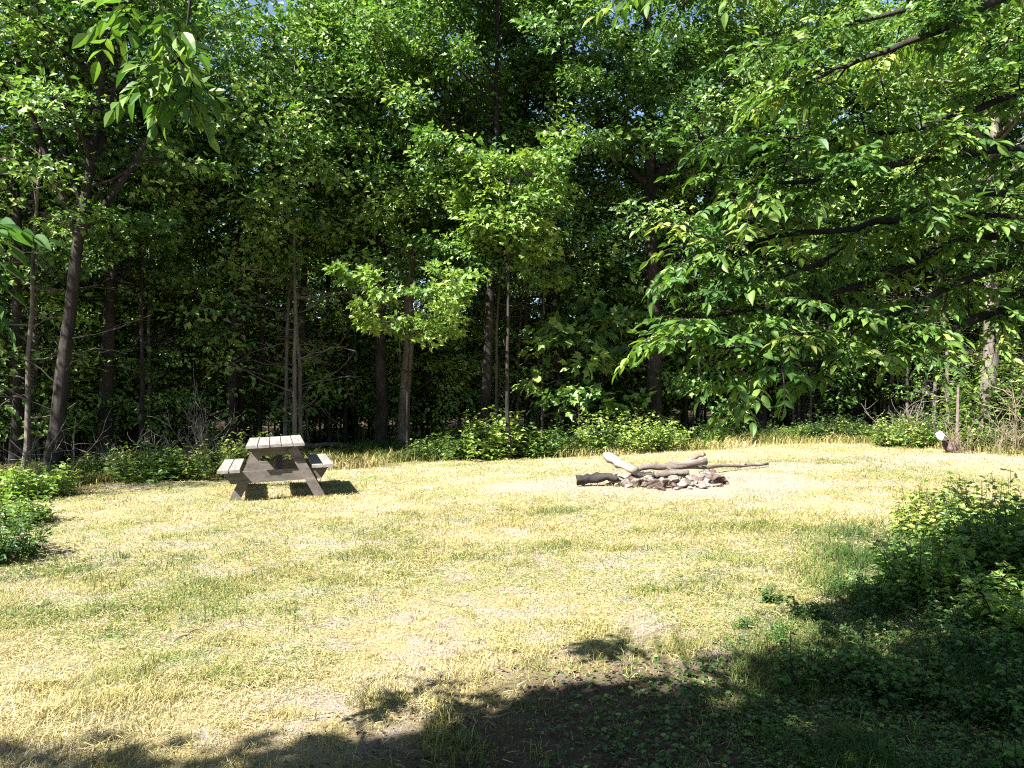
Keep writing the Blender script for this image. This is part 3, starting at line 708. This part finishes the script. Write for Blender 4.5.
# small understorey trees and the bright low boughs
tree('bough_sapling', at(408, 18.9), 'young tree whose one bright bough spreads across the twin trunks', 'young tree', seed=41, lean=(.25, -1.3), H=3.85, r0=.035, base=2.8, crad=1.45, nl=11, sub=4, per=60, Rh=.34, leaf=.15, mat_l='leaf_lime', tintmid=.55)
tree('bright_maple', at(508, 17.9), 'sunlit bright green young tree above the pale large leaved shrub', 'young tree', seed=42, H=7.0, r0=.06, base=4.8, crad=1.15, nl=16, sub=4, per=60, Rh=.45, leaf=.16, mat_l='leaf_lime', tintmid=.5)
tree('pale_sapling', at(580, 19.6), 'pale large leaved sapling standing behind the yellow green bush', 'young tree', seed=43, H=3.2, r0=.03, base=.8, crad=1.1, nl=12, sub=3, per=16, Rh=.4, leaf=.26, tintmid=.6)
tree('pale_sapling', at(600, 20.4), 'taller big leaved sapling against the dark wood behind the fire ring', 'young tree', seed=44, H=4.6, r0=.035, base=1.2, crad=1.2, nl=14, sub=3, per=18, Rh=.45, leaf=.26, tintmid=.5)
tree('young_tree', at(700, 21.3), 'low young tree under the tips of the overhanging ash', 'young tree', seed=45, H=4.5, r0=.05, base=1.0, crad=1.6, nl=18, sub=3, per=40, tintmid=.4)
tree('young_tree', at(800, 22.2), 'low young tree beside the darkest gap at the track mouth', 'young tree', seed=46, H=4.2, r0=.05, base=.9, crad=1.7, nl=18, sub=3, per=40, tintmid=.45)

# prototypes for the wood behind
bproto = []
for k, (H, base, crad) in enumerate([(14, 5.4, 3.4), (15, 6.5, 3.2), (12.5, 4.6, 3.4), (15.5, 7, 3.6)]):
    px = [352, 163, 720, 815][k]; d = [25, 26, 26, 28][k]
    bproto.append(tree('forest_tree', at(px, d), 'tall shaded tree deep in the wood behind the clearing', 'tree', 'tall trees deep in the shaded wood', seed=60 + k,
                       H=H, r0=[.15, .12, .17, .13][k], base=base, crad=crad, nl=28, sub=5, per=40, leaf=.17, Rh=.62, T=T_far(), bare=5, mat_l='leaf'))
sproto = []
for k, (H, crad) in enumerate([(4.5, 1.6), (3.0, 1.3), (6.0, 1.7)]):
    sproto.append(tree('understorey_tree', at([340, 460, 530][k], [22, 21.5, 23][k]), 'small leafy tree in the shade under the tall trees', 'young tree', 'small trees under the canopy', seed=70 + k,
                       H=H, r0=.035, base=H * .25, crad=crad, nl=16, sub=3, per=34, leaf=.15, Rh=.45, T=T_far(), mat_l='leaf'))
rng = np.random.default_rng(123)
taken = [tuple(o.location[:2]) for o in COL.objects if o.type == 'EMPTY' and o.get('category') == 'tree']
cnt = 0
for k in range(4000):
    y = rng.uniform(14, 46); x = rng.uniform(-33, 36)
    if abs(x) > .75 * y + 7: continue
    e0 = float(edge_at(x, y))
    if y < e0 + 3.0: continue
    if x < -9 and y < 17.5: continue
    gap = 3.0 if y < 27 else 4.3
    if min(math.hypot(x - a, y - b) for a, b in taken) < gap: continue
    taken.append((x, y)); cnt += 1
    px = 512 + x / y * F; low = any(abs(px - c) < w for c, w in ((65, 75), (250, 75), (620, 34), (900, 75)))
    dup(bproto[rng.integers(0, 4)], (x, y, gz(x, y)), rng.uniform(0, 6.28), rng.uniform(.42, .6) if low else rng.uniform(.8, 1.12))
for k in range(280):
    px = rng.uniform(-80, 1100); d = float(edge(px)) + 2.6 + abs(rng.normal()) * 6
    x, y, z = at(px, d); dup(sproto[rng.integers(0, 3)], (x, y, z), rng.uniform(0, 6.28), rng.uniform(.6, 1.2))
pproto = [tree('pole_tree', at(345, 21.0), 'thin straight young tree with a bare stem in the shaded wood', 'tree', 'thin bare stemmed young trees in the wood', seed=81, H=10, r0=.07, base=6.0, crad=1.5, nl=14, sub=3, per=34, leaf=.15, T=T_far(), bare=12),
          tree('pole_tree', at(225, 20.5), 'thin straight young tree with a bare stem in the shaded wood', 'tree', 'thin bare stemmed young trees in the wood', seed=82, H=9, r0=.055, base=5.0, crad=1.5, nl=14, sub=3, per=34, leaf=.15, T=T_far(), bare=14, mat_b='bark_pale', lean=(.5, .1))]
for k in range(85):
    px = rng.uniform(-40, 1060); d = float(edge(px)) + 1.3 + abs(rng.normal()) * 5
    x, y, z = at(px, d); dup(pproto[k % 2], (x, y, z), rng.uniform(0, 6.28), rng.uniform(.75, 1.2))
# trees out to the side of the field, whose shade falls on the wood's corner
for (x, y, s) in [(-14.5, 15.5, .9), (-12.6, 11.2, .8), (-17, 19, 1.05)]:
    dup(bproto[2], (x, y, gz(x, y)), x, s)

# far side of the wood
def far_woods():
    rng = np.random.default_rng(8); mb = MB()
    for k in range(1500):
        a = rng.uniform(-62, 62); d = rng.uniform(47, 60); x, y = math.sin(R(a)) * d, math.cos(R(a)) * d
        C = np.array([x, y, rng.uniform(.3, 12) if k % 2 else rng.uniform(.2, 6)])
        rh = rng.uniform(1.2, 2.4)
        put_leaves(mb, *clump_leaves(rng, C, rh, rh * .6, 55, .5, .35), T_far())
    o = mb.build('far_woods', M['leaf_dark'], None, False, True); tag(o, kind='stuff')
far_woods()

# ------------------------------------------------------------------ trees close to the camera
def compound(rng, lf, st, p0, d0, L, size, tint):
    """an ash leaf: pairs of leaflets on a drooping stalk"""
    q = [np.array(p0)]; d = unit(np.array(d0, float)); n = 4
    for i in range(n): d = unit(d + np.array([0, 0, -.10])); q.append(q[-1] + d * L / n)
    q = np.array(q); st.tube(q, [.0022, .002, .0017, .0014, .001], 3, False)
    side = unit(np.cross(d, [0, 0, 1.0])); P, D, U, S = [], [], [], []
    for i in (1, 2, 3):
        for s in (-1, 1):
            P.append(q[i]); D.append(side * s + unit(q[i] - q[i - 1]) * .75 + rng.normal(size=3) * .2 + np.array([0, 0, -.18])); S.append(size * rng.uniform(.75, 1.1))
    P.append(q[-1]); D.append(d + rng.normal(size=3) * .15); S.append(size * rng.uniform(.95, 1.3))
    n = len(P); U = np.array([0, 0, 1.0]) + rng.normal(size=(n, 3)) * .5
    put_leaves(lf, np.array(P), np.array(D), U, np.array(S), np.clip(tint + rng.normal(size=n) * .12, 0, 1), T_near())

def leafy_twig(rng, lf, st, p0, d0, L, size, droop=.12, step=.085, tint=.45):
    n = max(3, int(L / step)); q = [np.array(p0)]; d = unit(np.array(d0, float))
    for i in range(n): d = unit(d + rng.normal(size=3) * .10 + np.array([0, 0, -droop])); q.append(q[-1] + d * L / n)
    q = np.array(q); st.tube(q, np.linspace(.006, .002, n + 1), 4, False)
    for i in range(1, n + 1):
        for s in ((-1, 1) if i < n else (0,)):
            side = unit(np.cross(d, [0, 0, 1.0])) * s + unit(q[i] - q[i - 1]) * .7 + rng.normal(size=3) * .25 + np.array([0, 0, -.1])
            compound(rng, lf, st, q[i], side, size * rng.uniform(1.6, 2.3), size, tint + rng.normal() * .12)

def ash_tree():
    """stands beyond the frame edge; its limbs reach in over the field"""
    rng = np.random.default_rng(91); X0, Y0 = 6.3, 6.2
    base = np.array([X0, Y0, gz(X0, Y0)])
    r = empty('ash_tree', base, 'overhanging ash tree whose leafy limbs reach in over the track', 'tree')
    st, lf = MB(), MB(); tw = st
    tr = np.array([(0, 0, -.2), (0, 0, .1), (-.1, 0, 2.0), (-.2, -.1, 4.2), (-.2, 0, 6.5), (0, .1, 8.6), (.1, .1, 10.5)])
    st.tube(tr, [.30, .24, .20, .18, .14, .09, .03], 12)
    limbs = [   # pixel rows of the photo turned into points at their own distances
        [(2.8), (1080, 250, 5.6), (1000, 225, 5.3), (930, 258, 5.0), (860, 290, 4.8), (790, 310, 4.6), (750, 318, 4.5), (722, 322, 4.4)],
        [(2.4), (1095, 330, 5.6), (1010, 300, 5.3), (940, 330, 5.0), (870, 355, 4.8), (810, 365, 4.7), (760, 368, 4.6), (738, 370, 4.5)],
        [(2.7), (1090, 285, 5.6), (1010, 262, 5.3), (945, 285, 5.1), (880, 312, 4.9), (820, 330, 4.7), (765, 345, 4.6), (715, 352, 4.5)],
        [(2.8), (1085, 240, 5.5), (1000, 215, 5.2), (930, 225, 4.9), (870, 235, 4.8), (800, 240, 4.7), (755, 248, 4.6), (725, 255, 4.5)],
        [(3.0), (1085, 210, 5.8), (1010, 190, 5.6), (950, 205, 5.4), (890, 230, 5.2), (835, 262, 5.0), (790, 280, 4.9), (755, 290, 4.8)],
        [(3.4), (1090, 150, 5.4), (1010, 150, 5.1), (940, 160, 4.9), (870, 180, 4.7), (810, 192, 4.6), (760, 196, 4.5)],
        [(3.6), (1100, 60, 5.6), (1020, 85, 5.3), (950, 115, 5.0), (880, 130, 4.8), (820, 142, 4.7), (770, 145, 4.6)],
        [(4.1), (1100, -60, 5.6), (1000, 0, 5.1), (930, 30, 4.9), (870, 60, 4.8), (820, 82, 4.8), (785, 95, 4.7)],
        [(4.6), (1060, -180, 5.0), (960, -150, 4.6), (880, -100, 4.3), (810, -60, 4.2), (750, -40, 4.1), (705, -35, 4.0)],
        [(4.0), (1080, 20, 6.8), (990, -10, 6.8), (910, 10, 6.6), (840, 30, 6.4), (790, 45, 6.2), (770, 60, 6.2)],
        [(4.4), (1090, -120, 6.4), (1010, -110, 6.0), (930, -70, 5.8), (870, -40, 5.6), (800, -20, 5.4), (770, 0, 5.4)],
    ]
    for li, L in enumerate(limbs):
        k = L[0]; p0 = np.array([np.interp(k, tr[:, 2], tr[:, i]) for i in range(3)])
        q = np.array([p0] + [pt(*c) - base for c in L[1:]])
        # smooth the limb and roughen it a little
        tt = np.linspace(0, 1, 22); q = np.stack([np.interp(tt, np.linspace(0, 1, len(q)), q[:, i]) for i in range(3)], 1)
        for _ in range(3): q[1:-1] = (q[:-2] + 2 * q[1:-1] + q[2:]) / 4
        q[1:] += np.cumsum(rng.normal(size=(21, 3)) * .012, axis=0)
        st.tube(q, (.030 if li not in (1, 5) else .038) * (1 - .88 * tt) + .004, 7, False)
        for i in range(3, 22):
            for s in range(2):
                if rng.random() < (.25 if i > 9 else .35): continue
                d = unit(q[i] - q[i - 1]) + rng.normal(size=3) * np.array([.7, .8, .5]) + np.array([0, 0, .12])
                leafy_twig(rng, lf, tw, q[i], d, rng.uniform(.18, .5), rng.uniform(.048, .090), .04, .078, .52 + rng.normal() * .13)
    # the rest of the crown, above and outside the picture
    for k in range(70):
        a = rng.uniform(0, 6.283); h = rng.uniform(5.5, 10.5); L = rng.uniform(.8, 2.6) * (1.25 - h / 14)
        p0 = np.array([np.interp(h, tr[:, 2], tr[:, i]) for i in range(3)])
        q = limb_path(rng, p0, a, R(rng.uniform(5, 45)), L, 5, .02); st.tube(q, np.linspace(.025, .006, 6), 5, False)
        for c in (q[-1], q[3]): put_leaves(lf, *clump_leaves(rng, c, .6, .35, 60, .12, .45), T_lobed())
    # MB holds triangles (outer crown) and quads (near leaflets) together
    st.build('trunk', M['bark'], r, True); lf.build('crown', M['leaf_near'], r, False, True)
    return r
ash_tree()

def hanging_tree():
    """stands outside the frame towards the sun; shades the near grass and hangs two sprays into view"""
    rng = np.random.default_rng(17); X0, Y0 = -2.3, -1.2; base = np.array([X0, Y0, gz(X0, Y0)])
    tk, cr = grow(np.random.default_rng(33), H=5.8, r0=.16, base=3.3, crad=2.9, nl=40, sub=6, per=105, leaf=.16, T=T_lobed())
    r = empty('shade_tree', base, 'tree beyond the frame whose leaf sprays hang across the upper corner', 'tree')
    tw = tk
    arms = [[(-.1, 0, 4.6), pt(120, -160, 3.0) - base, pt(180, -90, 3.3) - base, pt(190, -20, 3.3) - base, pt(188, 20, 3.3) - base, pt(178, 58, 3.3) - base],
            [(-.1, 0, 4.4), pt(60, -190, 2.9) - base, pt(125, -110, 3.1) - base, pt(135, -50, 3.1) - base, pt(142, -12, 3.1) - base],
            [(-.1, 0, 3.4), pt(-300, 60, 2.8) - base, pt(-160, 110, 3.0) - base, pt(-75, 180, 3.0) - base, pt(-48, 235, 3.0) - base]]
    for ai, q in enumerate(arms):
        q = np.array(q); tt = np.linspace(0, 1, 24); q = np.stack([np.interp(tt, np.linspace(0, 1, len(q)), q[:, i]) for i in range(3)], 1)
        for _ in range(3): q[1:-1] = (q[:-2] + 2 * q[1:-1] + q[2:]) / 4
        tk.tube(q, .010 * (1 - .75 * tt) + .001, 6, False)
        if ai == 0:
            for (d, L) in (((-.8, -.1, -.25), .22), ((.5, .1, -.45), .20), ((-.3, -.2, -.6), .18), ((.25, -.2, -.7), .16)):
                leafy_twig(rng, cr, tw, q[-1], d, L * .85, .085, .16, .08, .72)
            leafy_twig(rng, cr, tw, q[-4], (-.6, .1, -.1), .14, .09, .15, .1, .45)
        elif ai == 1:
            for (d, L) in (((.3, 0, -.3), .20), ((-.5, 0, -.4), .18)): leafy_twig(rng, cr, tw, q[-1], d, L * .85, .085, .16, .08, .68)
        else:
            for i, d, L in ((-1, (.5, .1, -.5), .22), (-1, (.2, .1, -.9), .30), (-3, (.5, 0, -.8), .3), (-1, (.35, .1, .2), .15)): leafy_twig(rng, cr, tw, q[i], d, L, .09, .2, .09, .42)
    tk.build('trunk', M['bark'], r, True); cr.build('crown', M['leaf_near'], r, False, True)
    return r
hanging_tree()
tree('side_tree', (-5.7, -1.95, gz(-5.7, -1.95)), 'small leafy tree on the photographer\'s side of the clearing, towards the sun', seed=95, H=6.8, r0=.13, base=3.3, crad=2.1, nl=30, sub=5, per=80, leaf=.15)
rng = np.random.default_rng(55)
for (x, y) in [(-15, -9), (-10.5, -7.5), (-7, -11), (-3, -7.5), (1, -10), (4.5, -6.5), (8.5, -9), (9.5, -3.5), (13, -6), (12.5, .5), (15.5, 4.5), (-13, -14), (-2, -14), (6, -14), (13, 9)]:  # unseen trees, added to block sky light from behind and deepen the near shade
    dup(bproto[rng.integers(0, 4)], (x, y, gz(x, y)), rng.uniform(0, 6.28), rng.uniform(.75, .95), 'leafy tree of the wood at the photographer\'s back', 'trees at the photographer\'s back')
